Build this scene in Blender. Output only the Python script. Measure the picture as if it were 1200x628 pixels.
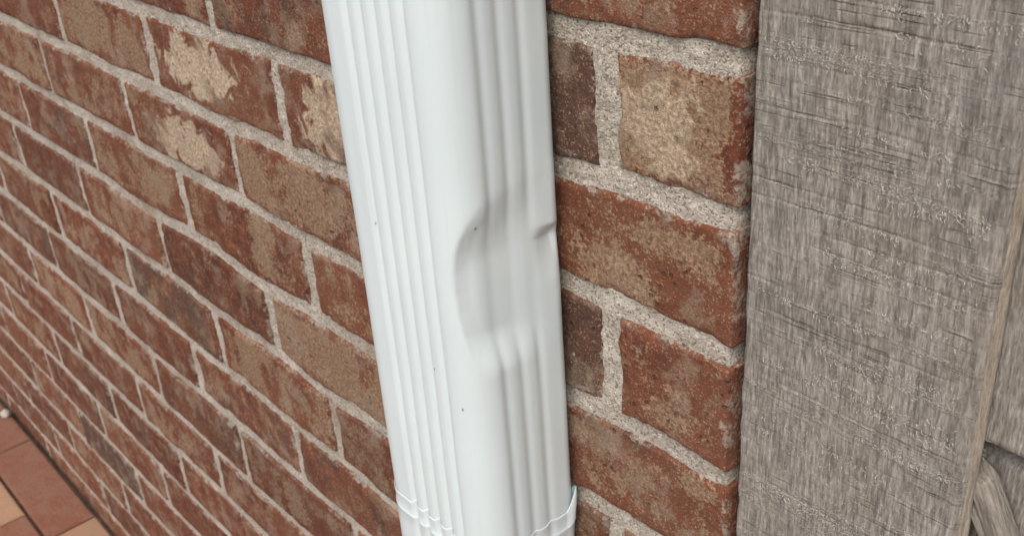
import bpy, math, random
import numpy as np
from mathutils import Matrix, Vector

S = bpy.context.scene
for o in list(bpy.data.objects):
    bpy.data.objects.remove(o)
COL = S.collection
rng = np.random.default_rng(7)
random.seed(7)

# ------------------------------------------------------------------ camera
Z0 = 0.982                      # height of the topmost measured bed joint above the paving
CR = Vector((0.66125943, 0.74715486, -0.06704905))     # camera right
CD = Vector((0.31813983, -0.36026004, -0.87692631))    # camera down
CF = Vector((-0.67935485, 0.55854482, -0.47592506))    # camera forward
cam_d = bpy.data.cameras.new('camera')
cam = bpy.data.objects.new('camera', cam_d)
COL.objects.link(cam)
m = Matrix((CR, -CD, -CF)).transposed().to_4x4()
m.translation = Vector((0.2410, -0.3241, Z0 + 0.1347))
cam.matrix_world = m
cam_d.sensor_width = 36.0
cam_d.lens = 1254.96 / 1200 * 36.0
cam_d.clip_start = 0.01
cam_d.clip_end = 500
cam_d.dof.use_dof = True
cam_d.dof.focus_distance = 0.485
cam_d.dof.aperture_fstop = 25
S.camera = cam

# ------------------------------------------------------------------ light: overcast day
SUN_EL, SUN_AZ = math.radians(56), math.radians(154)     # azimuth: from front left of the wall
w = bpy.data.worlds.new('World')
S.world = w
w.use_nodes = True
nt = w.node_tree
bg = nt.nodes['Background']
sky = nt.nodes.new('ShaderNodeTexSky')
sky.sky_type = 'NISHITA'
sky.sun_disc = False
sky.sun_elevation = SUN_EL
sky.sun_rotation = SUN_AZ
sky.dust_density = 6.0
sky.air_density = 1.0
sky.ozone_density = 1.0
hs = nt.nodes.new('ShaderNodeHueSaturation')
hs.inputs['Saturation'].default_value = 0.85
nt.links.new(sky.outputs[0], hs.inputs['Color'])
nt.links.new(hs.outputs[0], bg.inputs['Color'])
bg.inputs['Strength'].default_value = 0.13
sd = bpy.data.lights.new('sun', 'SUN')
sd.energy = 0.75
sd.angle = math.radians(60)
sd.color = (1.0, 0.99, 0.975)
sun = bpy.data.objects.new('sun', sd)
COL.objects.link(sun)
sdir = Vector((math.sin(SUN_AZ) * math.cos(SUN_EL), math.cos(SUN_AZ) * math.cos(SUN_EL), math.sin(SUN_EL)))
sun.rotation_euler = sdir.to_track_quat('Z', 'Y').to_euler()
sun.location = (-1, -2, 4)
S.view_settings.view_transform = 'Standard'
S.view_settings.look = 'None'
S.view_settings.gamma = 1
S.view_settings.exposure = 0.49

# ------------------------------------------------------------------ helpers
def link_mesh(name, verts, faces, mats, parent=None, smooth=True, fmat=None):
    me = bpy.data.meshes.new(name)
    verts = np.asarray(verts, dtype=np.float32)
    if isinstance(faces, np.ndarray):
        k = faces.shape[1]
        nf = faces.shape[0]
        me.vertices.add(len(verts))
        me.vertices.foreach_set('co', verts.ravel())
        me.loops.add(nf * k)
        me.loops.foreach_set('vertex_index', faces.astype(np.int32).ravel())
        me.polygons.add(nf)
        me.polygons.foreach_set('loop_start', np.arange(0, nf * k, k, dtype=np.int32))
        me.update(calc_edges=True)
        me.validate()
    else:
        me.from_pydata([tuple(v) for v in verts], [], [tuple(int(i) for i in f) for f in faces])
    for mt in (mats if isinstance(mats, (list, tuple)) else [mats]):
        me.materials.append(mt)
    if smooth:
        me.polygons.foreach_set('use_smooth', np.ones(len(me.polygons), dtype=bool))
    if fmat is not None:
        me.polygons.foreach_set('material_index', np.asarray(fmat, dtype=np.int32))
    me.update()
    o = bpy.data.objects.new(name, me)
    COL.objects.link(o)
    if parent:
        o.parent = parent
    return o

def tag(o, label=None, cat=None, group=None, kind=None):
    if label: o['label'] = label
    if cat: o['category'] = cat
    if group: o['group'] = group
    if kind: o['kind'] = kind
    return o

def empty(name, loc=(0, 0, 0)):
    o = bpy.data.objects.new(name, None)
    COL.objects.link(o)
    o.location = loc
    return o

def _h(i, j, k, seed):
    n = (i * 374761393 + j * 668265263 + k * 2147483647 + seed * 974634541) & 0xFFFFFFFF
    n = ((n ^ (n >> 13)) * 1274126177) & 0xFFFFFFFF
    n = n ^ (n >> 16)
    return (n & 0xFFFF) / 32767.5 - 1.0

def vnoise(x, y, z=None, seed=0):
    """value noise in -1..1 on numpy arrays"""
    x = np.asarray(x, dtype=np.float64); y = np.asarray(y, dtype=np.float64)
    z = np.zeros_like(x) if z is None else np.asarray(z, dtype=np.float64) + 0 * x
    xi = np.floor(x).astype(np.int64); yi = np.floor(y).astype(np.int64); zi = np.floor(z).astype(np.int64)
    fx = x - xi; fy = y - yi; fz = z - zi
    u = fx * fx * (3 - 2 * fx); v = fy * fy * (3 - 2 * fy); t = fz * fz * (3 - 2 * fz)
    r = 0
    for a in (0, 1):
        for b in (0, 1):
            for c in (0, 1):
                wgt = (u if a else 1 - u) * (v if b else 1 - v) * (t if c else 1 - t)
                r = r + wgt * _h(xi + a, yi + b, zi + c, seed)
    return r

def fbm(x, y, z=None, seed=0, octs=3):
    r = 0; a = 1; s = 0
    for i in range(octs):
        r = r + a * vnoise(np.asarray(x) * 2 ** i, np.asarray(y) * 2 ** i, None if z is None else np.asarray(z) * 2 ** i, seed + i * 17)
        s += a; a *= 0.5
    return r / s

def sstep(a, b, x):
    t = np.clip((x - a) / (b - a), 0, 1)
    return t * t * (3 - 2 * t)

def grid_faces(nu, nv, off=0):
    """quads of an nu x nv vertex grid, index = j*nu+i"""
    i, j = np.meshgrid(np.arange(nu - 1), np.arange(nv - 1))
    a = (j * nu + i).ravel() + off
    return np.stack([a, a + 1, a + 1 + nu, a + nu], 1)

# ------------------------------------------------------------------ node helpers
class NT:
    def __init__(self, name, rough=0.9, spec=0.3):
        self.m = bpy.data.materials.new(name)
        self.m.use_nodes = True
        self.t = self.m.node_tree
        self.b = self.t.nodes['Principled BSDF']
        self.b.inputs['Roughness'].default_value = rough
        self.b.inputs['Specular IOR Level'].default_value = spec
    def n(self, typ, **kw):
        nd = self.t.nodes.new(typ)
        for k, v in kw.items():
            setattr(nd, k, v)
        return nd
    def set(self, sock, val):
        if hasattr(val, 'is_output') or isinstance(val, bpy.types.NodeSocket):
            self.t.links.new(val, sock)
        else:
            sock.default_value = val
    def math(self, op, a, b=0.0, c=0.0, clamp=False):
        nd = self.n('ShaderNodeMath', operation=op, use_clamp=clamp)
        self.set(nd.inputs[0], a); self.set(nd.inputs[1], b); self.set(nd.inputs[2], c)
        return nd.outputs[0]
    def vmath(self, op, a, b=(0, 0, 0)):
        nd = self.n('ShaderNodeVectorMath', operation=op)
        self.set(nd.inputs[0], a); self.set(nd.inputs[1], b)
        return nd.outputs['Value'] if op in ('LENGTH', 'DOT_PRODUCT', 'DISTANCE') else nd.outputs[0]
    def noise(self, vec, scale, detail=4, rough=0.55, dist=0.0):
        nd = self.n('ShaderNodeTexNoise')
        self.set(nd.inputs['Vector'], vec)
        nd.inputs['Scale'].default_value = scale
        nd.inputs['Detail'].default_value = detail
        nd.inputs['Roughness'].default_value = rough
        nd.inputs['Distortion'].default_value = dist
        return nd.outputs[0]
    def voro(self, vec, scale, feature='F1', out='Distance'):
        nd = self.n('ShaderNodeTexVoronoi', feature=feature)
        self.set(nd.inputs['Vector'], vec)
        nd.inputs['Scale'].default_value = scale
        return nd.outputs[out]
    def mr(self, v, a, b, c=0.0, d=1.0, smooth=True):
        nd = self.n('ShaderNodeMapRange', interpolation_type='SMOOTHSTEP' if smooth else 'LINEAR')
        self.set(nd.inputs[0], v)
        self.set(nd.inputs[1], a); self.set(nd.inputs[2], b); self.set(nd.inputs[3], c); self.set(nd.inputs[4], d)
        return nd.outputs[0]
    def ramp(self, v, stops):
        nd = self.n('ShaderNodeValToRGB')
        self.set(nd.inputs[0], v)
        e = nd.color_ramp.elements
        while len(e) < len(stops): e.new(0.5)
        for el, (p, c) in zip(e, stops):
            el.position = p; el.color = (*c, 1)
        return nd.outputs[0]
    def mix(self, f, a, b, mode='MIX'):
        nd = self.n('ShaderNodeMix', data_type='RGBA', blend_type=mode)
        self.set(nd.inputs[0], f)
        self.set(nd.inputs[6], a if not isinstance(a, tuple) else (*a, 1))
        self.set(nd.inputs[7], b if not isinstance(b, tuple) else (*b, 1))
        return nd.outputs[2]
    def attr(self, name, typ='OBJECT', out='Fac'):
        nd = self.n('ShaderNodeAttribute', attribute_type=typ, attribute_name=name)
        return nd.outputs[out]
    def coord(self, out='Object'):
        return self.n('ShaderNodeTexCoord').outputs[out]
    def mapping(self, vec, scale=(1, 1, 1), rot=(0, 0, 0)):
        nd = self.n('ShaderNodeMapping')
        self.set(nd.inputs[0], vec)
        nd.inputs['Scale'].default_value = scale
        nd.inputs['Rotation'].default_value = rot
        return nd.outputs[0]
    def bump(self, h, dist, strength=1.0, normal=None):
        nd = self.n('ShaderNodeBump')
        self.set(nd.inputs['Height'], h)
        nd.inputs['Distance'].default_value = dist
        nd.inputs['Strength'].default_value = strength
        if normal is not None: self.set(nd.inputs['Normal'], normal)
        return nd.outputs[0]
    def out(self, color, normal=None, rough=None):
        self.set(self.b.inputs['Base Color'], color)
        if normal is not None: self.set(self.b.inputs['Normal'], normal)
        if rough is not None: self.set(self.b.inputs['Roughness'], rough)
        return self.m

def mat_brick():
    N = NT('fired_brick', 0.88, 0.25)
    P0 = N.coord()
    P = N.vmath('ADD', P0, N.attr('seedvec', out='Vector'))
    tan_a = N.attr('tan'); dark_a = N.attr('dark')
    n_low = N.noise(P, 22, 5, 0.6, 0.4)
    n_mid = N.noise(P, 75, 5, 0.65)
    n_fine = N.noise(P, 420, 4, 0.7)
    n_grit = N.noise(P, 1500, 2, 0.6)
    vstreak = N.noise(N.mapping(P, (1.0, 1.0, 0.6)), 60, 4, 0.6, 0.6)
    hv = N.n('ShaderNodeSeparateXYZ'); N.set(hv.inputs[0], N.attr('half', out='Vector'))
    pv = N.n('ShaderNodeSeparateXYZ'); N.set(pv.inputs[0], P0)
    ed = N.math('MINIMUM', N.math('SUBTRACT', hv.outputs[0], N.math('ABSOLUTE', pv.outputs[0])), N.math('SUBTRACT', hv.outputs[2], N.math('ABSOLUTE', pv.outputs[2])))
    ed = N.math('ADD', ed, N.math('MULTIPLY', N.math('SUBTRACT', n_low, 0.5), 0.012))
    near = N.mr(ed, 0.0, 0.012, 1.0, 0.0)
    red = N.ramp(n_mid, [(0.30, (0.062, 0.017, 0.010)), (0.45, (0.130, 0.031, 0.014)), (0.57, (0.190, 0.052, 0.023)), (0.72, (0.26, 0.105, 0.053))])
    red = N.mix(N.mr(N.noise(P, 9, 2), 0.35, 0.7), red, (0.195, 0.066, 0.031))
    grit = N.voro(P, 1150, 'F1', 'Color')
    gv = N.n('ShaderNodeSeparateColor'); N.set(gv.inputs[0], grit); gr = gv.outputs[0]
    tan = N.mix(N.mr(n_fine, 0.3, 0.7), (0.19, 0.112, 0.064), (0.41, 0.285, 0.18))
    tmask = N.math('ADD', N.math('ADD', N.math('MULTIPLY', n_low, 0.75), N.math('MULTIPLY', vstreak, 0.45)), N.math('MULTIPLY', n_fine, 0.35))
    tmask = N.math('ADD', tmask, N.math('MULTIPLY', N.math('SUBTRACT', gr, 0.5), 0.06))
    tmask = N.mr(N.math('SUBTRACT', N.math('ADD', tmask, tan_a), N.math('MULTIPLY', near, 0.13)), 0.79, 0.86)
    col = N.mix(N.math('MULTIPLY', tmask, 0.85), red, tan)
    # pale scum left by the mould, with a hard edge of its own
    cr = N.attr('cream', out='Vector')
    sp = N.n('ShaderNodeSeparateXYZ'); N.set(sp.inputs[0], P0)
    sc = N.n('ShaderNodeSeparateXYZ'); N.set(sc.inputs[0], cr)
    dx = N.math('DIVIDE', N.math('SUBTRACT', sp.outputs[0], sc.outputs[0]), N.attr('cream_w'))
    dz = N.math('DIVIDE', N.math('SUBTRACT', sp.outputs[2], sc.outputs[1]), N.attr('cream_h'))
    rr = N.math('SQRT', N.math('ADD', N.math('MULTIPLY', dx, dx), N.math('MULTIPLY', dz, dz)))
    edge = N.math('ADD', N.math('MULTIPLY', N.math('SUBTRACT', N.noise(P, 48, 5, 0.6, 0.8), 0.5), 2.6), N.math('MULTIPLY', N.math('SUBTRACT', n_fine, 0.5), 0.8))
    cm = N.math('MULTIPLY', N.mr(N.math('ADD', rr, edge), 1.0, 0.82), sc.outputs[2])
    cream = N.mix(N.mr(n_fine, 0.3, 0.7), (0.38, 0.285, 0.19), (0.74, 0.62, 0.46))
    col = N.mix(cm, col, cream)
    # dark flashed areas
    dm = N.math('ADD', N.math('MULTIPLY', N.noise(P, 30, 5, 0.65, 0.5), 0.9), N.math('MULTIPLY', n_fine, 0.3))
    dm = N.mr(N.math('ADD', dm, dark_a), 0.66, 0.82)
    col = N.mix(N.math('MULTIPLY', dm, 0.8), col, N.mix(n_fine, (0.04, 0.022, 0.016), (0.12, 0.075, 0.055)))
    # grey mortar film
    film = N.mr(N.math('ADD', N.noise(P, 34, 6, 0.72), N.math('MULTIPLY', n_grit, 0.15)), 0.56, 0.72)
    col = N.mix(N.math('MULTIPLY', film, 0.6), col, (0.35, 0.275, 0.20))
    # mortar smeared over the arrises
    sm = N.math('ADD', N.math('MULTIPLY', near, 0.42), N.math('ADD', N.math('MULTIPLY', N.noise(P, 55, 5, 0.7), 0.6), N.math('MULTIPLY', n_fine, 0.25)))
    sm = N.math('MULTIPLY', N.mr(sm, 0.84, 0.91), N.mr(near, 0.15, 0.5))
    col = N.mix(N.math('MULTIPLY', sm, 0.8), col, N.mix(n_fine, (0.24, 0.205, 0.165), (0.50, 0.46, 0.40)))
    # sand grains
    col = N.mix(N.math('MULTIPLY', N.mr(gr, 0.80, 0.95), N.mr(n_mid, 0.35, 0.65, 0.15, 0.75)), col, (0.42, 0.30, 0.21))
    gl = N.mr(N.math('ADD', N.math('MULTIPLY', n_grit, 0.6), N.math('MULTIPLY', n_fine, 0.4)), 0.3, 0.7, 0.48, 1.5, False)
    cc = N.n('ShaderNodeCombineColor'); [N.set(cc.inputs[i], gl) for i in range(3)]
    col = N.mix(0.9, col, cc.outputs[0], 'MULTIPLY')
    col = N.mix(0.13, col, (0.17, 0.125, 0.095))
    va = N.attr('val'); vc = N.n('ShaderNodeCombineColor'); [N.set(vc.inputs[i], va) for i in range(3)]
    col = N.mix(1.0, col, vc.outputs[0], 'MULTIPLY')
    pits = N.mr(N.math('ADD', N.voro(P, 150), N.math('MULTIPLY', N.math('SUBTRACT', n_fine, 0.5), 0.3)), 0.12, 0.24)
    pitsel = N.mr(N.noise(P, 60, 2), 0.5, 0.62)
    pd = N.math('MULTIPLY', N.math('SUBTRACT', 1.0, pits), pitsel)
    col = N.mix(N.math('MULTIPLY', pd, 0.55), col, (0.05, 0.028, 0.02))
    h = N.math('ADD', N.math('MULTIPLY', n_fine, 0.7), N.math('MULTIPLY', n_grit, 0.45))
    h = N.math('ADD', h, N.math('MULTIPLY', N.mr(gr, 0.80, 0.95), 0.3))
    h = N.math('SUBTRACT', h, N.math('MULTIPLY', pd, 0.7))
    h = N.math('ADD', h, N.math('MULTIPLY', cm, 0.35))
    return N.out(col, N.bump(h, 0.0016, 1.0))

def mat_mortar():
    N = NT('sandy_mortar', 0.95, 0.15)
    P = N.coord()
    n1 = N.noise(P, 25, 4, 0.6); n2 = N.noise(P, 300, 4, 0.7); n3 = N.noise(P, 1300, 2, 0.6)
    v = N.voro(P, 1000, 'F1', 'Color')
    gv = N.n('ShaderNodeSeparateColor'); N.set(gv.inputs[0], v); gr = gv.outputs[0]
    base = N.ramp(n1, [(0.3, (0.33, 0.29, 0.235)), (0.55, (0.47, 0.43, 0.365)), (0.75, (0.55, 0.515, 0.45))])
    col = N.mix(N.mr(gr, 0.0, 0.3, 1, 0), base, (0.21, 0.18, 0.145))
    col = N.mix(N.mr(gr, 0.72, 0.95), col, (0.58, 0.55, 0.49))
    col = N.mix(N.mr(n2, 0.55, 0.8, 0, 0.5), col, (0.20, 0.165, 0.13))
    col = N.mix(N.mr(N.noise(P, 12, 4, 0.6), 0.56, 0.72, 0, 0.55), col, (0.24, 0.16, 0.11))
    vd = N.voro(P, 1000)
    h = N.math('ADD', N.math('MULTIPLY', n2, 0.9), N.math('MULTIPLY', N.math('SUBTRACT', 1, vd), 0.5))
    h = N.math('ADD', h, N.math('MULTIPLY', n3, 0.25))
    return N.out(col, N.bump(h, 0.0011, 0.9))

def mat_paint():
    N = NT('white_aluminium_paint', 0.30, 0.5)
    P = N.coord()
    n1 = N.noise(P, 14, 4, 0.6)
    col = N.mix(N.mr(n1, 0.35, 0.7), (0.665, 0.765, 0.782), (0.69, 0.785, 0.797))
    # small nicks and grime specks
    v = N.n('ShaderNodeTexVoronoi'); N.set(v.inputs['Vector'], N.mapping(P, (1, 1, 0.55))); v.inputs['Scale'].default_value = 105
    sc = N.n('ShaderNodeSeparateColor'); N.set(sc.inputs[0], v.outputs['Color'])
    dd = N.math('ADD', v.outputs['Distance'], N.math('MULTIPLY', N.math('SUBTRACT', N.noise(P, 1800, 3), 0.5), 0.14))
    speck = N.math('MULTIPLY', N.mr(dd, 0.045, 0.075, 1, 0), N.mr(sc.outputs[0], 0.74, 0.76))
    col = N.mix(N.math('MULTIPLY', speck, 0.75), col, (0.12, 0.10, 0.085))
    # faint drip grime running down
    dr = N.noise(N.mapping(P, (1, 1, 0.05)), 160, 4, 0.6)
    col = N.mix(N.mr(dr, 0.52, 0.75, 0, 0.16), col, (0.48, 0.47, 0.43))
    h = N.math('ADD', N.math('MULTIPLY', N.noise(P, 60, 1), 0.25), N.math('MULTIPLY', N.noise(P, 900, 2), 0.035))
    return N.out(col, N.bump(h, 0.0006, 0.5), 0.33)

def mat_wood(name, light=1.0, warm=0.0, saw=True):
    N = NT(name, 0.85, 0.2)
    P = N.vmath('ADD', N.coord(), N.attr('seedvec', out='Vector'))
    g1 = N.noise(N.mapping(P, (1, 1, 0.13)), 800, 4, 0.65)
    g2 = N.noise(N.mapping(P, (1, 1, 0.14)), 210, 4, 0.6, 0.3)
    g3 = N.noise(N.mapping(P, (1, 1, 0.35)), 26, 3, 0.55)
    fz = N.noise(N.mapping(P, (1, 1, 0.22)), 1500, 2, 0.6)
    L = light
    col = N.ramp(N.math('ADD', N.math('MULTIPLY', g1, 0.6), N.math('MULTIPLY', g2, 0.4)),
                 [(0.30, (0.095 * L, 0.084 * L, 0.071 * L)), (0.46, (0.17 * L, 0.157 * L, 0.138 * L)), (0.56, (0.24 * L, 0.225 * L, 0.20 * L)), (0.72, (0.335 * L, 0.319 * L, 0.29 * L))])
    col = N.mix(N.mr(g3, 0.45, 0.75, 0.0, 0.22), col, (0.25 * L, 0.195 * L, 0.135 * L))
    col = N.mix(N.mr(g3, 0.42, 0.28, 0.0, 0.35), col, (0.13 * L, 0.125 * L, 0.118 * L))
    if warm: col = N.mix(warm, col, (0.46, 0.38, 0.28))
    fl = N.mr(N.math('ADD', N.math('MULTIPLY', fz, 0.6), N.math('MULTIPLY', g1, 0.4)), 0.32, 0.68, 0.66, 1.3, False)
    fc = N.n('ShaderNodeCombineColor'); [N.set(fc.inputs[q], fl) for q in range(3)]
    col = N.mix(0.85, col, fc.outputs[0], 'MULTIPLY')
    h = N.math('ADD', N.math('MULTIPLY', g1, 0.8), N.math('MULTIPLY', g2, 0.5))
    h = N.math('ADD', h, N.math('MULTIPLY', fz, 0.3))
    if saw:
        wob = N.vmath('ADD', P, N.vmath('MULTIPLY', N.n('ShaderNodeCombineXYZ').outputs[0], (0, 0, 0)))
        s1 = N.noise(N.mapping(wob, (0.022, 0.022, 1.0)), 420, 3, 0.6)
        sawd = N.mr(s1, 0.56, 0.63)
        brk = N.mr(N.noise(P, 45, 3, 0.6), 0.46, 0.62)
        sm = N.math('MULTIPLY', sawd, brk)
        col = N.mix(N.math('MULTIPLY', sm, 0.27), col, (0.09, 0.078, 0.066))
        h = N.math('SUBTRACT', h, N.math('MULTIPLY', sm, 0.8))
        # raised pale fuzz along the blade marks
        s2 = N.noise(N.mapping(P, (0.055, 0.055, 1.0)), 150, 4, 0.6, 0.3)
        fu = N.math('MULTIPLY', N.mr(s2, 0.52, 0.64), N.mr(N.noise(P, 1100, 3, 0.65), 0.42, 0.58))
        col = N.mix(N.math('MULTIPLY', fu, 0.7), col, (0.50, 0.47, 0.42))
        h = N.math('ADD', h, N.math('MULTIPLY', fu, 0.5))
    return N.out(col, N.bump(h, 0.0009, 0.9))

def mat_paver():
    N = NT('concrete_paver', 0.85, 0.25)
    P = N.vmath('ADD', N.coord(), N.attr('seedvec', out='Vector'))
    t = N.attr('tint', out='Vector')
    n1 = N.noise(P, 26, 7, 0.68); n2 = N.noise(P, 300, 4, 0.65)
    col = N.mix(N.mr(n1, 0.35, 0.65, 0.0, 0.7), t, N.mix(0.5, t, (0.22, 0.16, 0.12)))
    col = N.mix(N.mr(n2, 0.42, 0.65, 0, 0.4), col, (0.27, 0.17, 0.12))
    return N.out(col, N.bump(N.math('ADD', n2, N.math('MULTIPLY', n1, 2.0)), 0.0012, 0.9))

def mat_plain(name, c1, c2, scale, bump=0.001):
    N = NT(name, 0.95, 0.1)
    P = N.coord()
    n1 = N.noise(P, scale, 5, 0.65); n2 = N.noise(P, scale * 14, 3, 0.6)
    return N.out(N.mix(N.mr(N.math('ADD', N.math('MULTIPLY', n1, 0.6), N.math('MULTIPLY', n2, 0.4)), 0.35, 0.65), c1, c2), N.bump(n2, bump, 0.9))

M_BRICK = mat_brick(); M_MORTAR = mat_mortar(); M_PAINT = mat_paint()
M_WOOD = mat_wood('weathered_rough_sawn_wood', 1.28); M_WEDGE = mat_wood('worn_tan_wood_edge', 1.3, 0.4, False)
M_PLANK = mat_wood('weathered_plank_wood', 1.3, 0.0, False)
M_STICK = mat_wood('split_stick_wood', 0.95, 0.14, False)
M_PAVER = mat_paver()
M_SAND = mat_plain('joint_sand', (0.06, 0.05, 0.042), (0.16, 0.13, 0.10), 40)
M_FIBRE = NT('pale_wood_fibre', 0.8, 0.2).out((0.54, 0.515, 0.465, 1))
M_SOIL = mat_plain('soil', (0.07, 0.055, 0.04), (0.15, 0.12, 0.085), 3, 0.01)

# ------------------------------------------------------------------ ground and paving
gs = 40.0
ground = link_mesh('ground', [(-gs, -gs, -0.07), (gs, -gs, -0.07), (gs, gs, -0.07), (-gs, gs, -0.07)], [(0, 1, 2, 3)], M_SOIL)
tag(ground, kind='structure')
sand = link_mesh('paving', [(-2.6, -1.75, -0.06), (2.2, -1.75, -0.06), (2.2, 0.0, -0.06), (-2.6, 0.0, -0.06),
                            (-2.6, -1.75, -0.012), (2.2, -1.75, -0.012), (2.2, -0.002, -0.012), (-2.6, -0.002, -0.012)],
                 [(4, 5, 6, 7), (0, 1, 5, 4), (1, 2, 6, 5), (2, 3, 7, 6), (3, 0, 4, 7), (3, 2, 1, 0)], M_SAND, smooth=False)
tag(sand, kind='structure')

def paver(x0, x1, y0, y1, tint, dz=0.0):
    g = 0.0022
    x0 += g; x1 -= g; y0 += g; y1 -= g
    b = 0.004
    def ring(i, z):
        return [(x0 + i, y0 + i, z), (x1 - i, y0 + i, z), (x1 - i, y1 - i, z), (x0 + i, y1 - i, z)]
    cx, cy = (x0 + x1) / 2, (y0 + y1) / 2
    v = ring(0, -0.055) + ring(0, -b * 0.8) + ring(b * 0.35, -b * 0.2) + ring(b, 0)
    v = [(a - cx, c - cy, z) for a, c, z in v]
    f = [(3, 2, 1, 0)]
    for k in range(3):
        for i in range(4):
            j = (i + 1) % 4
            f.append((k * 4 + i, k * 4 + j, k * 4 + 4 + j, k * 4 + 4 + i))
    f.append((12, 13, 14, 15))
    o = link_mesh('paver', v, f, M_PAVER, sand, smooth=False)
    o.location = (cx, cy, dz)
    o.rotation_euler = (random.uniform(-.006, .006), random.uniform(-.006, .006), random.uniform(-.004, .004))
    o['seedvec'] = [random.uniform(0, 50) for _ in range(3)]
    o['tint'] = tint
RED = (0.195, 0.066, 0.038); TAN = (0.35, 0.205, 0.125); BRN = (0.14, 0.085, 0.06)
def tv(t):
    f = random.uniform(0.88, 1.1)
    return [c * f for c in t]
brd = [-2.45, -2.14, -1.93, -1.725, -1.525, -1.238, -1.03, -0.82, -0.61, -0.40, -0.19, 0.02, 0.23, 0.44, 0.65, 0.86, 1.07, 1.28]
bt = [RED, TAN, RED, RED, RED, TAN, RED, RED, TAN, RED, RED, TAN, RED, TAN, RED, RED, TAN]
for a, b, t in zip(brd[:-1], brd[1:], bt):
    paver(a, b, -0.086, -0.006, tv(t))
for r in range(9):
    y1 = -0.086 - r * 0.105
    x = -2.45 - (0 if r % 2 == 0 else 0.0)
    edges = [-1.53 if r == 0 else -1.53 + 0.105 * (r % 2), ]
    start = -1.327 - 0.21 * 5 + (0.105 if r % 2 else 0)
    n = 17
    for i in range(n):
        a = start + i * 0.21
        t = TAN if (r == 0 and i == 4) else (RED if (r == 0 and i in (5, 3)) else random.choice([RED, RED, TAN, BRN, RED]))
        paver(a, a + 0.21, y1 - 0.105, y1, tv(t), random.uniform(-.001, .001))

# ------------------------------------------------------------------ brick wall (mm, measured from the corner and the top bed joint)
C = 67.7
JD = {0: [(-112, -1.9), (-46, .8), (-3, 1.3)],
 1: [(-649, -1.8), (-404, .3), (-316, 3.4), (-109, -4.1), (-47, 1), (-8, .2)],
 2: [(-973, -.3), (-788, 1), (-667, -2), (-480, -3), (-429, .9), (-316, 4.8), (-108, -1.3), (-77, -.7), (-38, 2.6), (-10, -1.1)],
 3: [(-786, -.7), (-550, .7), (-469, 4.6), (-399, 0), (-314, 1.3), (-107, -5.4), (-74, .9), (-41, -.7), (-7, -2.1)],
 4: [(-775, 2), (-707, -3.1), (-584, 5), (-470, -3.4), (-391, 4.6), (-316, 5), (-103, -2.2), (-72, -1)],
 5: [(-851, .3), (-775, 1.2), (-663, 5), (-584, .2), (-466, 5), (-398, -5), (-317, .8)],
 6: [(-854, -.2), (-778, 3), (-629, -6), (-466, -2.8), (-373, 2.3), (-318, -4.4)],
 7: [(-863, 1.9), (-733, -.2), (-653, 5), (-568, 4.3), (-466, 1.2), (-386, 3.1)],
 8: [(-767, -1.6), (-648, -3), (-584, -2.9), (-493, -1)]}
def bed(k, X):
    X = np.asarray(X, dtype=float)
    base = -k * C + 1.2 * vnoise(X / 170.0, X * 0 + k * 3.7, seed=5)
    if k in JD:
        num = 0; den = 0.5
        for px, d in JD[k]:
            g = np.exp(-((X - px) / 34.0) ** 2)
            num = num + g * max(-5, min(5, d)); den = den + g
        base = base + num / den
    return base
HJ = {1: [-80, -274, -466], 2: [-187, -385, -590, -788], 3: [-81, -276, -472, -667, -869], 4: [-190, -388, -591, -795, -983],
      5: [-80, -272, -465, -665, -861, -1059], 6: [-190, -389, -583, -783, -987], 7: [-80, -272, -466, -659, -851, -1048],
      8: [-190, -389, -588, -784, -980, -1169]}
XMIN = -2350
def joints(k):
    l = list(HJ.get(k, [-80, -274] if k % 2 else [-190, -388]))
    r = random.Random(k + 50)
    while l[-1] > XMIN:
        l.append(l[-1] - 198 + r.uniform(-4, 4))
    return [-6] + l

wall = empty('brick_wall')
tag(wall, 'red brick wall with grey mortar joints behind the white downspout', 'wall')
BW, HJW = 12.0, 13.5
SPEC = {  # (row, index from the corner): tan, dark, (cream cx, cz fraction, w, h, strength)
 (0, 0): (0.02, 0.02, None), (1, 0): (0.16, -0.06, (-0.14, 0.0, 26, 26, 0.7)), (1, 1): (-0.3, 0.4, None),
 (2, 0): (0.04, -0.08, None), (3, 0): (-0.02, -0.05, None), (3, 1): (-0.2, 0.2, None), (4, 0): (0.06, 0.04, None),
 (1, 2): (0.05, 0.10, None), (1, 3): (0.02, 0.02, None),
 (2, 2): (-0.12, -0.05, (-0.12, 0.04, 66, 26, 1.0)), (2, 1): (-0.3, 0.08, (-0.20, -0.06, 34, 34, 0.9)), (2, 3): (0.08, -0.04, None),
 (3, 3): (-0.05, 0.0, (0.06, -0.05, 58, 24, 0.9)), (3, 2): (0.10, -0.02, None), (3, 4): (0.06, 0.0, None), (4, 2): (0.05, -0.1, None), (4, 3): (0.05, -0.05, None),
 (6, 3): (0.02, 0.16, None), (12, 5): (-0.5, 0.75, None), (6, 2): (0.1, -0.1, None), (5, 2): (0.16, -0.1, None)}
stuffV, stuffF, so = [], [], 0
CAMP = np.array([241., -324., 134.7])
def visible_class(xa, xb, za, zb):
    """rough distance of a brick from the viewpoint, for mesh density, and whether it is in view"""
    pts = [np.array([x, 0., z]) for x in (xa, (xa + xb) / 2, xb) for z in (za, zb)]
    vis = False; dm = 1e9
    for q in pts:
        d = q - CAMP
        u = d @ np.array(CF); px = 1254.96 * (d @ np.array(CR)) / u; py = 1254.96 * (d @ np.array(CD)) / u
        if u > 0 and abs(px) < 680 and abs(py) < 400: vis = True
        dm = min(dm, np.linalg.norm(d))
    return vis, dm

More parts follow.
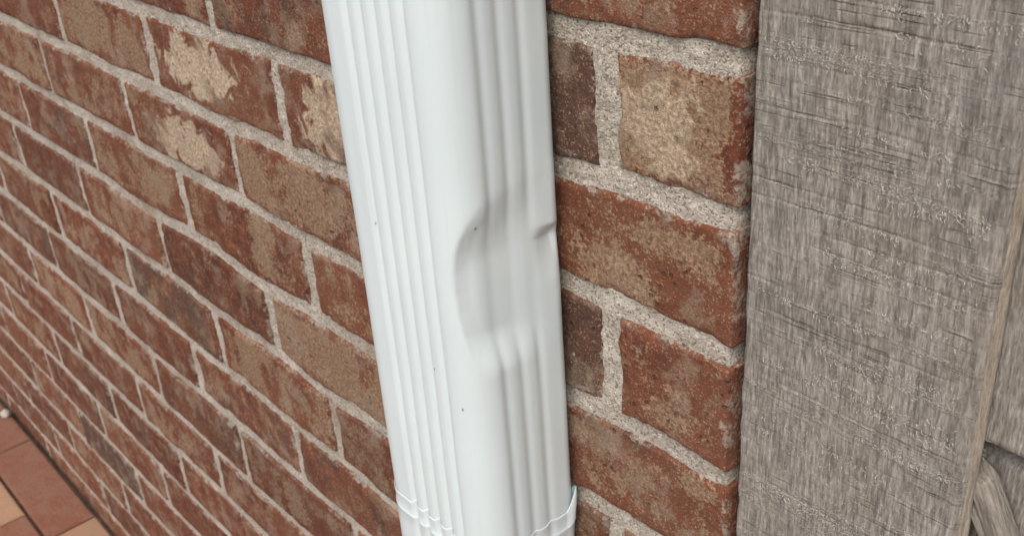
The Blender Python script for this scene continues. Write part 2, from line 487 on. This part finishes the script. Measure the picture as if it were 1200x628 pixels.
def edge_spacing(L, step, fine):
    n = max(3, int(round(L / step)))
    t = np.linspace(0, 1, n + 1) * L
    ex = np.array([0, fine, 2.2 * fine, 4 * fine]); ex = ex[ex < L / 2 - 1]
    mid = t[(t > ex[-1] + step * .5) & (t < L - ex[-1] - step * .5)]
    return np.concatenate([ex, mid, (L - ex)[::-1]])

nb = 0
for k in range(-13, 16):
    js = joints(k)
    for i in range(len(js) - 1):
        xb = js[i] - (HJW / 2 if i else 0); xa = js[i + 1] + HJW / 2
        zt = float(bed(k - 1, (xa + xb) / 2)); zb_ = float(bed(k, (xa + xb) / 2))
        vis, dist = visible_class(xa, xb, zb_, zt)
        cx, cz = (xa + xb) / 2, (zt + zb_) / 2
        L = xb - xa; Hh = zt - zb_
        step, fine = (1.7, 0.5) if dist < 620 else ((3.2, 0.9) if dist < 950 else (7.0, 1.6))
        if not vis: step, fine = 22.0, 1.8
        s = edge_spacing(L, step, fine); t = edge_spacing(Hh, step if vis else 14, fine)
        nu, nv = len(s), len(t)
        A, B = np.meshgrid(s, t)
        x = xa + A
        fr = B / Hh
        b0 = bed(k, x) + BW / 2; b1 = bed(k - 1, x) - BW / 2
        b0 = np.minimum(b0, b1 - 30)
        z = b0 + (b1 - b0) * fr
        hB = (b1 - b0)
        sd_ = k * 131 + i * 17 + 3000
        # wandering arrises, rounded and chipped edges, uneven face
        x = x + 1.3 * vnoise(z / 16., x / 60., seed=sd_) * (1 if i else (1 - sstep(L - 30, L, A))) + .5 * vnoise(z / 4., x / 9., seed=sd_ + 1)
        z = z + 1.0 * vnoise(x / 22., z / 60., seed=sd_ + 2) + .5 * vnoise(x / 5., z / 9., seed=sd_ + 3)
        d = np.minimum(np.minimum(A, L - A), np.minimum(fr, 1 - fr) * hB)
        r = 2.5 + 1.5 * vnoise(x / 14., z / 14., seed=sd_ + 4)
        r = np.maximum(r, 1.2)
        q = np.clip(1 - d / r, 0, 1)
        y = r * (1 - np.sqrt(np.maximum(0, 1 - q * q * .96)))
        face = 0.9 * fbm(x / 38., z / 26., seed=sd_ + 5) + 0.35 * fbm(x / 6., z / 6., seed=sd_ + 6) + .18 * vnoise(x / 2.2, z / 2.2, seed=sd_ + 7)
        chip = np.maximum(0, vnoise(x / 9., z / 9., seed=sd_ + 8) - .45) * 3.5 * sstep(9, 0, d)
        rr_ = random.Random(sd_)
        tilt = rr_.uniform(-1, 1) * (A / L - .5) * 1.6 + rr_.uniform(-.8, .8)
        y = y + face + chip + tilt
        front = np.stack([x - cx, y, z - cz], -1).reshape(-1, 3)
        # perimeter, counter-clockwise seen from the front
        per = list(range(nu)) + [j * nu + nu - 1 for j in range(1, nv)] + [(nv - 1) * nu + q_ for q_ in range(nu - 2, -1, -1)] + [j * nu for j in range(nv - 2, 0, -1)]
        per = np.array(per)
        V = [front]; Fq = [grid_faces(nu, nv)]
        prev = per; off = len(front)
        depths = [9, 22, 45, 88] if (i == 0 and vis) else [12, 60]
        for dpt in depths:
            ring = front[per].copy()
            ring[:, 1] = dpt
            if i == 0 and vis:
                ring[:, 0] += .6 * vnoise(ring[:, 2] / 6., ring[:, 1] / 6. + 3, seed=sd_ + 9)
            V.append(ring)
            cur = np.arange(len(per)) + off
            Fq.append(np.stack([prev, cur, np.roll(cur, -1), np.roll(prev, -1)], 1))
            prev = cur; off += len(per)
        ctr = np.array([[0, depths[-1], 0]])
        V.append(ctr)
        V = np.concatenate(V) / 1000.0
        Fq = np.concatenate(Fq)
        tri = np.stack([prev, np.full(len(prev), off), np.roll(prev, -1), np.roll(prev, -1)], 1)
        if vis:
            nb += 1
            faces = [tuple(f) for f in Fq.tolist()] + [tuple(f[:3]) for f in tri.tolist()]
            o = link_mesh('brick', V, faces, M_BRICK, wall)
            o.location = (cx / 1000, 0, Z0 + cz / 1000)
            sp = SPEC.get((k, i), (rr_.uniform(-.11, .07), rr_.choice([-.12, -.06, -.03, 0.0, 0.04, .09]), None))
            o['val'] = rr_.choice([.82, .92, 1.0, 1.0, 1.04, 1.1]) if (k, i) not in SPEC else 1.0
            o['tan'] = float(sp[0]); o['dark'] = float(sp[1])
            cr = sp[2]
            o['cream'] = [cr[0] * L / 1000, cr[1] * Hh / 1000, cr[4]] if cr else [0.0, 0.0, 0.0]
            o['cream_w'] = cr[2] / 1000 if cr else 0.01
            o['cream_h'] = cr[3] / 1000 if cr else 0.01
            o['seedvec'] = [rr_.uniform(0, 30) for _ in range(3)]
            o['half'] = [L / 2000, 1.0, (Hh - BW) / 2000]
        else:
            Vw = V.copy(); Vw[:, 0] += cx / 1000; Vw[:, 2] += Z0 + cz / 1000
            stuffV.append(Vw); stuffF.append(Fq + so); so += len(Vw)
Vs = np.concatenate(stuffV); keep = Vs[:, 2] > -0.04
o = link_mesh('outer_bricks', Vs, np.concatenate(stuffF), M_BRICK, wall)
o['kind'] = 'stuff'; o['val'] = 0.95; o['tan'] = 0.05; o['dark'] = -0.08; o['cream'] = [0., 0., 0.]; o['cream_w'] = 0.01; o['cream_h'] = 0.01; o['seedvec'] = [3., 1., 7.]; o['half'] = [9., 9., 9.]

# mortar bed behind and between the bricks
def spaced(segs):
    out = [segs[0][0]]
    for a, b, st in segs:
        n = max(1, int(round(abs(b - a) / st)))
        out += list(np.linspace(a, b, n + 1)[1:])
    return np.array(out)
mx = spaced([(XMIN, -1500, 12), (-1500, -900, 5), (-900, -560, 3), (-560, -300, 1.9), (-300, -190, 6), (-190, -8.5, 1.25)])
mz = spaced([(-1000, -700, 5), (-700, -420, 2.5), (-420, 40, 1.35), (40, 110, 4), (110, 860, 18)])
A, B = np.meshgrid(mx, mz)
ym = 2.4 + 1.1 * fbm(A / 24., B / 15., seed=901) + .8 * fbm(A / 7., B / 7., seed=911) + .4 * vnoise(A / 2.1, B / 2.1, seed=921)
ym = np.maximum(ym, 1.1)
ym = ym + 2.5 * np.maximum(0, vnoise(A / 11., B / 9., seed=941) - .6)
ym = np.where(A > -18, ym + (A + 18) * 0.14, ym)
V = np.stack([A, ym, B], -1).reshape(-1, 3)
nu, nv = len(mx), len(mz)
F = grid_faces(nu, nv)
right = np.arange(nv) * nu + nu - 1
ring = V[right].copy(); off = len(V); prev = right
extra = []
for dpt in (14, 24, 40, 88):
    rg = ring.copy(); rg[:, 1] = dpt; rg[:, 0] = -8.5 + 1.0 * vnoise(rg[:, 2] / 4., rg[:, 1] / 5., seed=955)
    extra.append(rg); cur = np.arange(nv) + off; off += nv
    F = np.concatenate([F, np.stack([prev[:-1], cur[:-1], cur[1:], prev[1:]], 1)]); prev = cur
V = np.concatenate([V] + extra) / 1000; V[:, 2] += Z0
link_mesh('mortar', V, F, M_MORTAR, wall)
# inner leaf that closes the wall at the back
zlo, zhi = -0.05, Z0 + 0.86
bx = [(XMIN / 1000, .089), (-.009, .089), (-.009, .2), (XMIN / 1000, .2)]
link_mesh('backing_wall', [(a, b, zlo) for a, b in bx] + [(a, b, zhi) for a, b in bx],
          [(3, 2, 1, 0), (4, 5, 6, 7), (0, 1, 5, 4), (1, 2, 6, 5), (2, 3, 7, 6), (3, 0, 4, 7)], M_MORTAR, wall, smooth=False)

# ------------------------------------------------------------------ downspout
XL, XR, YF, YB = -208.0, -107.5, -68.0, -3.0
RC, RF = 7.0, 19.0
FG = [-175.5 + 11 * j for j in range(5)]        # grooves on the front
SG = [-46.5, -35.0, -23.0]                       # grooves on the sides
def section(n_face=90, n_arc=10, grow=0.0, groove=1.0):
    """closed outline of the downspout, counter-clockwise from above, with grooves: x, y, inward normal, groove depth"""
    xl, xr, yf, yb = XL - grow, XR + grow, YF - grow, min(YB + grow, -0.9)
    rb, rf = RC + grow, RF + grow
    pts = []
    def line(p, q, n, gp, axis, nn):
        for t in np.linspace(0, 1, n, endpoint=False):
            x = p[0] + (q[0] - p[0]) * t; y = p[1] + (q[1] - p[1]) * t
            c = x if axis == 0 else y
            dep = sum((1.75 if axis == 0 else .85) * math.exp(-((c - g) / (2.0 if axis == 0 else 2.8)) ** 2) for g in gp) * groove
            pts.append((x, y, nn[0], nn[1], dep))
    def arc(cx, cy, a0, n, r):
        for t in np.linspace(0, 1, n, endpoint=False):
            a = a0 + t * math.pi / 2
            pts.append((cx + r * math.cos(a), cy + r * math.sin(a), -math.cos(a), -math.sin(a), 0.0))
    line((xl + rf, yf), (xr - rf, yf), n_face, FG, 0, (0, 1)); arc(xr - rf, yf + rf, -math.pi / 2, 2 * n_arc, rf)
    line((xr, yf + rf), (xr, yb - rb), n_face, SG, 1, (-1, 0)); arc(xr - rb, yb - rb, 0, n_arc, rb)
    line((xr - rb, yb), (xl + rb, yb), 24, [], 0, (0, -1)); arc(xl + rb, yb - rb, math.pi / 2, n_arc, rb)
    line((xl, yb - rb), (xl, yf + rf), n_face // 2, SG, 1, (1, 0)); arc(xl + rf, yf + rf, math.pi, n_arc, rf)
    return np.array(pts)

DZ = np.array([-165, -152, -140, -128, -116, -105, -95, -88, -80, -75, -72, -66.])
DY = np.array([-60, -64.5, -67.5, -69.3, -70, -69.6, -68, -65.5, -61.5, -58, -54, -49.])
def dent(Y, z):
    yl = np.interp(z, DZ, DY)
    t = Y - yl
    amp = sstep(-66, -104, z) * sstep(-166, -140, z)
    steep = 11.0 + 5.0 * sstep(-125, -160, z) + 8 * sstep(-88, -68, z)
    wq = np.clip(t / steep, 0, 1)
    f = sstep(0, 2.2, t) * (1 - (1 - wq) ** 2.0) * (1 - sstep(0.25, 1, (t - 3) / 50.0))
    a = 5.4 * amp * f
    mask = amp * sstep(-1, 7, t)
    # broad shallow bow of the whole panel round the dent
    a = a + 1.3 * np.exp(-((z + 112) / 55.) ** 2) * sstep(-60, -35, Y) * sstep(0, -25, Y)
    # sharp pinch crease near the rear edge
    zc = -101.5 - 0.10 * (Y + 22)
    dz = z - zc
    v = np.where(dz > 0, np.clip(1 - dz / 7.0, 0, 1) ** 1.2, np.clip(1 + dz / 26.0, 0, 1) ** 1.6)
    a = a + 5.0 * v * sstep(-25, -6, Y) * (1 - 0.85 * sstep(-9, -3.5, Y))
    return a, mask

spout = empty('downspout', (XL / 1000 * .5 + XR / 1000 * .5, -0.035, 0.0))
tag(spout, 'white fluted aluminium downspout with a dent on its side, fixed to the brick wall', 'downspout')
def lsp(name, V, F, m=None, **kw):
    V = np.asarray(V) / 1000.0
    V[:, 2] += Z0
    V = V - np.array(spout.location)
    return link_mesh(name, V, F, m or M_PAINT, spout, **kw)
sec = section()
zs = spaced([(-300, -170, 6), (-170, -55, 0.9), (-55, 40, 4), (40, 900, 20)])
n = len(sec)
ONARC = (sec[:, 0] > XR - RF - .01) & (sec[:, 1] < YF + RF)
ARC = np.where(ONARC, (YF + RF) - RF * np.arctan2((YF + RF) - sec[:, 1], sec[:, 0] - (XR - RF)), sec[:, 1])
ONSIDE = (ONARC | (sec[:, 0] > XR - RC - .01)).astype(float) * (sec[:, 1] < YB - .01)
rows = []
for z in zs:
    a, mk = dent(ARC, z)
    a = a * ONSIDE; mk = mk * ONSIDE
    dep = sec[:, 4] * (1 - 0.8 * mk)
    # the wavy dished strip below the dent, and slight oil-canning of the sheet
    wob = .3 * float(sstep(-285, -200, np.float64(z))) * vnoise(sec[:, 0] / 45. + sec[:, 1] / 45., np.full(n, z / 60.), seed=71) * (np.abs(sec[:, 2]) + np.abs(sec[:, 3]) > 0)
    x = sec[:, 0] + sec[:, 2] * (dep + wob + a)
    y = sec[:, 1] + sec[:, 3] * (dep + wob + a * .6)
    rows.append(np.stack([x, np.minimum(y, -0.6), np.full(n, z)], 1))
V = np.concatenate(rows)
i, j = np.meshgrid(np.arange(n), np.arange(len(zs) - 1))
i = i.ravel(); j = j.ravel(); i2 = (i + 1) % n
F = np.stack([j * n + i, j * n + i2, (j + 1) * n + i2, (j + 1) * n + i], 1)
lsp('pipe', V, F)

# lower section that the pipe slips into: scalloped lip, rolled bead, bent lip at the rear corner, kick-out elbow
sec2 = section(n_face=90, grow=0.3)
n2 = len(sec2)
ppts = [(0, -277.6, 0.0), (0, -278, 0.32), (0, -279, 0.3), (0, -281, 0.1), (0, -284, 0.05), (0, -288.4, 0.1), (0, -289.0, 0.3), (0, -289.6, 0.5), (0, -290.2, 0.45), (0, -290.9, 0.25), (0, -300, 0.3), (0, -420, 0.3), (0, -860, 0.3)]
rows = []
def lip(secx, u, top):
    z = np.full(len(secx), u[1])
    x = secx[:, 0] - secx[:, 2] * u[2] + secx[:, 2] * secx[:, 4]
    y = secx[:, 1] - secx[:, 3] * u[2] + secx[:, 3] * secx[:, 4]
    near = np.exp(-((secx[:, 0] - XR + 1) / 8.) ** 2) * sstep(YB - 9, YB - 2, secx[:, 1])
    k = np.clip((u[1] + 293.5) / 15.5, 0, 1)
    z = z + near * 16.0 * k
    x = x + near * 4.0 * math.sin(k * math.pi * .62)
    z = z + k * secx[:, 4] * 1.3                # scallops where the flutes meet the edge
    return np.stack([x, np.minimum(y, -0.4), z], 1)
for u in ppts:
    rows.append(lip(sec2, u, True))
base_c = np.array([(XL + XR) / 2, YB])
last = rows[-1]
# kick-out elbow: turn about an axis in front of the pipe
pv_y, pv_z = YF - 22, -860.0
for ang in np.linspace(0, math.radians(68), 9)[1:]:
    r_ = last.copy()
    dy = last[:, 1] - pv_y
    r_[:, 1] = pv_y + dy * math.cos(ang); r_[:, 2] = pv_z - dy * math.sin(ang)
    rows.append(r_)
ang = math.radians(68)
r_ = rows[-1].copy(); r_[:, 1] -= 60 * math.sin(ang) * 1.0; r_[:, 2] -= 60 * math.cos(ang) * 0.2
rows.append(r_)
V = np.concatenate(rows)
i, j = np.meshgrid(np.arange(n2), np.arange(len(rows) - 1))
i = i.ravel(); j = j.ravel(); i2 = (i + 1) % n2
F = np.stack([j * n2 + i, (j + 1) * n2 + i, (j + 1) * n2 + i2, j * n2 + i2], 1)
F = F[:, ::-1].copy()[:, ::-1]
slv = lsp('lower_elbow', V, F)

# ------------------------------------------------------------------ fence beside the corner
fence = empty('wooden_fence', (0.05, 0.02, 0))
tag(fence, 'weathered grey rough sawn wooden fence right of the brick corner', 'fence')
def lf(name, V, F, m, **kw):
    V = np.asarray(V, dtype=float) / 1000.0
    V[:, 2] += Z0
    V = V - np.array(fence.location)
    o = link_mesh(name, V, F, m, fence, **kw)
    o['seedvec'] = [random.uniform(0, 20) for _ in range(3)]
    return o
# upright board: dense front with blade marks, right-hand edge worn and rounded
BX0, BX1, BY, BT = -2.0, 104.6, 4.0, 8.5
bxs = np.concatenate([[0, .4, .9, 1.6, 2.6], np.linspace(3.6, 96.5, 112), [97.5, 98.6, 99.6, 100.5, 101.3, 102.0, 102.6, 103.0, 103.3]]) * (106.9 / 103.3) + BX0
bzs = spaced([(-Z0 * 1000 + 12, -300, 20), (-300, 70, 0.5), (70, 840, 20)])
A, B = np.meshgrid(bxs, bzs)
marks = np.zeros_like(A)
r = random.Random(4)
zz = -300.0
while zz < 70:
    sl = r.uniform(-.035, .02); x0 = r.uniform(-20, 50); ln = r.uniform(20, 90); wd = r.uniform(.35, .6); dp = r.uniform(.12, .38)
    zl = zz + sl * (A - 50) + .35 * vnoise(A / 30., A * 0 + zz, seed=31) + .3 * vnoise(A / 4., A * 0 + zz, seed=32)
    marks += dp * np.exp(-((B - zl) / wd) ** 2) * sstep(x0 - 8, x0 + 8, A) * (1 - sstep(x0 + ln - 8, x0 + ln + 8, A))
    zz += r.expovariate(1 / 9.0)
yb = BY + marks + .35 * fbm(A / 3., B / 40., seed=41) + .22 * fbm(A / 1.2, B / 9., seed=42) + .5 * fbm(A / 40., B / 60., seed=43) + .2 * fbm(A / 6., B / 2.4, seed=44)
el = A - BX0; er = (BX1) - A
yb = yb + 1.6 * np.clip(1 - el / 2.2, 0, 1) ** 2 + 4.2 * (np.clip(1 - er / 4.0, 0, 1.1)) ** 2
xx = A + .5 * vnoise(B / 9., B * 0, seed=46) * np.clip(1 - el / 4, 0, 1) + .6 * vnoise(B / 30., B * 0 + 4, seed=47) * np.clip(1 - er / 4, 0, 1)
V = np.stack([xx, yb, B], -1).reshape(-1, 3)
nu, nv = len(bxs), len(bzs)
F = grid_faces(nu, nv)
fm = np.where((np.tile(np.arange(nu - 1), nv - 1)) >= nu - 4, 1, 0)
fm = np.where((np.tile(np.arange(nu - 1), nv - 1)) >= nu - 4, 1, fm)
rgt = np.arange(nv) * nu + nu - 1; lft = np.arange(nv) * nu
off = len(V)
R1 = V[rgt].copy(); R1[:, 0] = BX1 + .7 + .4 * vnoise(R1[:, 2] / 25., R1[:, 2] * 0, seed=48); R1[:, 1] = BY + 5.8
R2 = R1.copy(); R2[:, 1] = BY + BT - 1.5
R3 = R2.copy(); R3[:, 0] -= 1.6; R3[:, 1] = BY + BT
L1 = V[lft].copy(); L1[:, 1] = BY + BT
V = np.concatenate([V, R1, R2, R3, L1])
ids = [np.arange(nv) + off + q * nv for q in range(4)]
def strip(a, b): return np.stack([a[:-1], b[:-1], b[1:], a[1:]], 1)
ex = [strip(rgt, ids[0]), strip(ids[0], ids[1]), strip(ids[1], ids[2]), strip(ids[2], ids[3]), strip(ids[3], lft)]
fm = np.concatenate([fm] + [np.full(nv - 1, 1 if q < 3 else 0) for q in range(5)])
F = np.concatenate([F] + ex)
board = lf('upright_board', V, F, [M_WOOD, M_WEDGE], fmat=fm)
board['label'] = 'wide upright board with blade marks and a worn tan edge'
# raised wood fibres standing off the sawn face
r = random.Random(12)
FV, FF = [], []
def fibre(x, y, z, ang, ln, wd, lift, curl):
    b = len(FV)
    px, pz = x, z
    for q in range(4):
        t = q / 3
        ww = wd * (1 - .75 * t)
        yy = y - lift * math.sin(t * 2.6) - .08
        nx, nz = -math.sin(ang), math.cos(ang)
        FV.append((px + nx * ww, yy, pz + nz * ww)); FV.append((px - nx * ww, yy - .10, pz - nz * ww))
        px += math.cos(ang) * ln / 3; pz += math.sin(ang) * ln / 3
        ang += curl
    for q in range(3):
        FF.append((b + 2 * q, b + 2 * q + 1, b + 2 * q + 3, b + 2 * q + 2))
bands = []
zz = -290
while zz < 60:
    bands.append((zz, r.uniform(-.06, .03), r.uniform(-10, 60), r.uniform(35, 100), r.uniform(.7, 2.0), r.uniform(.3, 1)))
    zz += r.uniform(4, 15)
for (zb0, sl, x0, ln, sg, den) in bands:
    for _ in range(int(ln * 4.5 * den)):
        x = x0 + r.random() * ln
        if x < .5 or x > 98: continue
        z = zb0 + sl * (x - 50) + r.gauss(0, sg)
        fibre(x, BY - .25, z, r.choice([1, 1, -1]) * math.pi / 2 + r.gauss(0, .65), r.uniform(.6, 2.4), r.uniform(.05, .12), r.uniform(.1, .6), r.gauss(0, .4))
for _ in range(4500):
    fibre(r.uniform(1, 97), BY - .2, r.uniform(-290, 60), math.pi / 2 + r.gauss(0, .4), r.uniform(.6, 2.2), r.uniform(.04, .09), r.uniform(.05, .4), r.gauss(0, .3))
for _ in range(260):
    fibre(BX0 + .3, BY + r.uniform(.2, 1.5), r.uniform(-290, 60), math.pi - r.uniform(.2, 1.3), r.uniform(.6, 2.4), .07, r.uniform(.1, .5), r.gauss(0, .4))
for _ in range(10):
    fibre(103.2 + r.uniform(0, .6), BY + 9 + r.uniform(0, 5), r.uniform(-140, -126), r.uniform(-1.2, 1.2), r.uniform(1.0, 4.0), .09, r.uniform(.3, 1.5), r.gauss(0, .6))
fo = lf('wood_fibres', FV, FF, M_FIBRE, smooth=False)
fo['kind'] = 'stuff'

# horizontal planks behind the upright board
def plank(z0, z1, y0, x0=6.0, x1=1500.0, th=17.0, dense=False, tilt=0.0, rnd=2.0):
    xs = spaced([(x0, 90, 14), (90, 190, 1.6 if dense else 25), (190, x1, 60)])
    ts = spaced([(z0, z1, 1.8 if dense else 20)])
    A, B = np.meshgrid(xs, ts)
    fr_ = (B - z0) / (z1 - z0)
    e = np.minimum(B - z0, z1 - B)
    rough = np.clip((A - 60) / 60, 0, 1)
    y = y0 + tilt * (fr_ - .5) + rnd * (1 - np.sqrt(1 - np.clip(1 - e / (rnd * 1.4), 0, 1) ** 2 * .97)) + (.35 * fbm(A / 30., B / 2.5, seed=61) + .3 * fbm(A / 5., B / 5., seed=62)) * .9
    y = np.maximum(y, y0 - .2 - abs(tilt))
    V = np.stack([A, y, B + .5 * vnoise(A / 14., A * 0, seed=63) * (np.abs(fr_ - .5) * 2) ** 4], -1).reshape(-1, 3)
    nu, nv = len(xs), len(ts)
    F = grid_faces(nu, nv)
    off = len(V)
    bk = V.copy(); bk[:, 1] = y0 + th
    per = np.array(list(range(nu)) + [j * nu + nu - 1 for j in range(1, nv)] + [(nv - 1) * nu + q for q in range(nu - 2, -1, -1)] + [j * nu for j in range(nv - 2, 0, -1)])
    ringb = bk[per]
    cur = np.arange(len(per)) + off
    F2 = np.stack([per, cur, np.roll(cur, -1), np.roll(per, -1)], 1)
    faces = [tuple(f) for f in F.tolist()] + [tuple(f) for f in F2.tolist()] + [tuple(cur[::-1].tolist())]
    o = lf('plank', np.concatenate([V, ringb]), faces, M_PLANK)
    return o
plank(-129.0, 12.0, 12.9, dense=True)
plank(-262.0, -138.0, 21.0, dense=True, tilt=6.0, rnd=5.0)
zc = 19.0
while zc < 760:
    plank(zc, zc + 140, 12.9); zc += 147
zc = -271.0
while zc - 140 > -Z0 * 1000 + 10:
    plank(zc - 138, zc, 18.0); zc -= 146
# rear post that carries the planks
pz0, pz1 = -Z0 * 1000 - 40, 800
for px in (28.0, 1380.0):
    q = [(px, 35.4), (px + 88, 35.4), (px + 88, 136), (px, 136)]
    lf('fence_post', [(a, b, pz0) for a, b in q] + [(a, b, pz1) for a, b in q],
       [(3, 2, 1, 0), (4, 5, 6, 7), (0, 1, 5, 4), (1, 2, 6, 5), (2, 3, 7, 6), (3, 0, 4, 7)], M_PLANK, smooth=False)

# split stick leaning in the gap beside the board
p0 = np.array([99.0, 17.0, -143.0]); dr = np.array([.49, -.05, -.87]); dr /= np.linalg.norm(dr)
ln_tot = (p0[2] + Z0 * 1000) / -dr[2] - 2
ss = spaced([(0, 3, .8), (3, 110, 1.5), (110, ln_tot, 18)])
e1 = np.cross(dr, [0, 1, 0]); e1 /= np.linalg.norm(e1); e2 = np.cross(dr, e1)
nc = 40
V = []
for s_ in ss:
    a = np.linspace(0, 2 * math.pi, nc, endpoint=False)
    rad = 8.8 * min(1.0, math.sqrt(max(.02, (s_ + .3) / 7.0)) if s_ < 6.7 else 1.0)
    rr = rad * (.12 + .88 * np.cos(np.pi / 5) / np.cos(((a + .5) % (2 * np.pi / 5)) - np.pi / 5) + .07 * vnoise(a * 2.2, a * 0 + s_ / 60., seed=81) + .05 * vnoise(a * 7, a * 0 + s_ / 18., seed=82))
    cutf = np.exp(-((a - 1.9) / .16) ** 2) * .30 + np.exp(-((a - 4.4) / .12) ** 2) * .28 + np.exp(-((a - 3.0) / .1) ** 2) * .24 + np.exp(-((a - 5.3) / .09) ** 2) * .2
    rr = rr * (1 - cutf)
    c0 = p0 + dr * s_ + e1 * .8 * math.sin(s_ / 40.)
    V.append(np.stack([rr * np.cos(a) + .8 * math.sin(s_ / 40.), rr * .78 * np.sin(a), s_ + (4.5 * vnoise(a * 2.5, a * 0, seed=84) + 2 * vnoise(a * 6, a * 0, seed=85)) * max(0., 1 - s_ / 14.)], 1))
V = np.concatenate(V)
i, j = np.meshgrid(np.arange(nc), np.arange(len(ss) - 1)); i = i.ravel(); j = j.ravel(); i2 = (i + 1) % nc
F = np.stack([j * nc + i, j * nc + i2, (j + 1) * nc + i2, (j + 1) * nc + i], 1)
faces = [tuple(f) for f in F.tolist()] + [tuple(range(nc - 1, -1, -1)), tuple(range((len(ss) - 1) * nc, len(ss) * nc))]
V = V / 1000
st = link_mesh('split_stick', V, faces, M_STICK)
ms = Matrix((Vector(e1), Vector(e2), Vector(dr))).transposed().to_4x4()
ms.translation = Vector(p0 / 1000) + Vector((0, 0, Z0))
st.matrix_world = ms
st['seedvec'] = [4., 9., 2.]
tag(st, 'split weathered wooden stick leaning in the gap beside the upright board', 'stick')
# crumb of old mortar lying where the wall meets the paving
a = np.linspace(0, 2 * math.pi, 14, endpoint=False)
V = [(0, 0, -.0005)]
for q, zf in ((0.9, 0.0), (1.0, .3), (.8, .7), (.4, .97)):
    rr = q * (1 + .22 * vnoise(a * 1.6, a * 0 + q * 9, seed=97))
    V += [(.013 * r_ * math.cos(t_), .009 * r_ * math.sin(t_), zf * .011) for r_, t_ in zip(rr, a)]
V.append((0, 0, .0112))
F = [(0, 1 + (i + 1) % 14, 1 + i) for i in range(14)]
for k in range(3):
    F += [(1 + k * 14 + i, 1 + k * 14 + (i + 1) % 14, 15 + k * 14 + (i + 1) % 14, 15 + k * 14 + i) for i in range(14)]
F += [(43 + i, 43 + (i + 1) % 14, 57) for i in range(14)]
cb = link_mesh('mortar_crumb', V, F, M_MORTAR)
cb.location = (-1.632, -0.016, 0.001)
tag(cb, 'small pale mortar crumb on the red paving at the foot of the wall', 'debris')
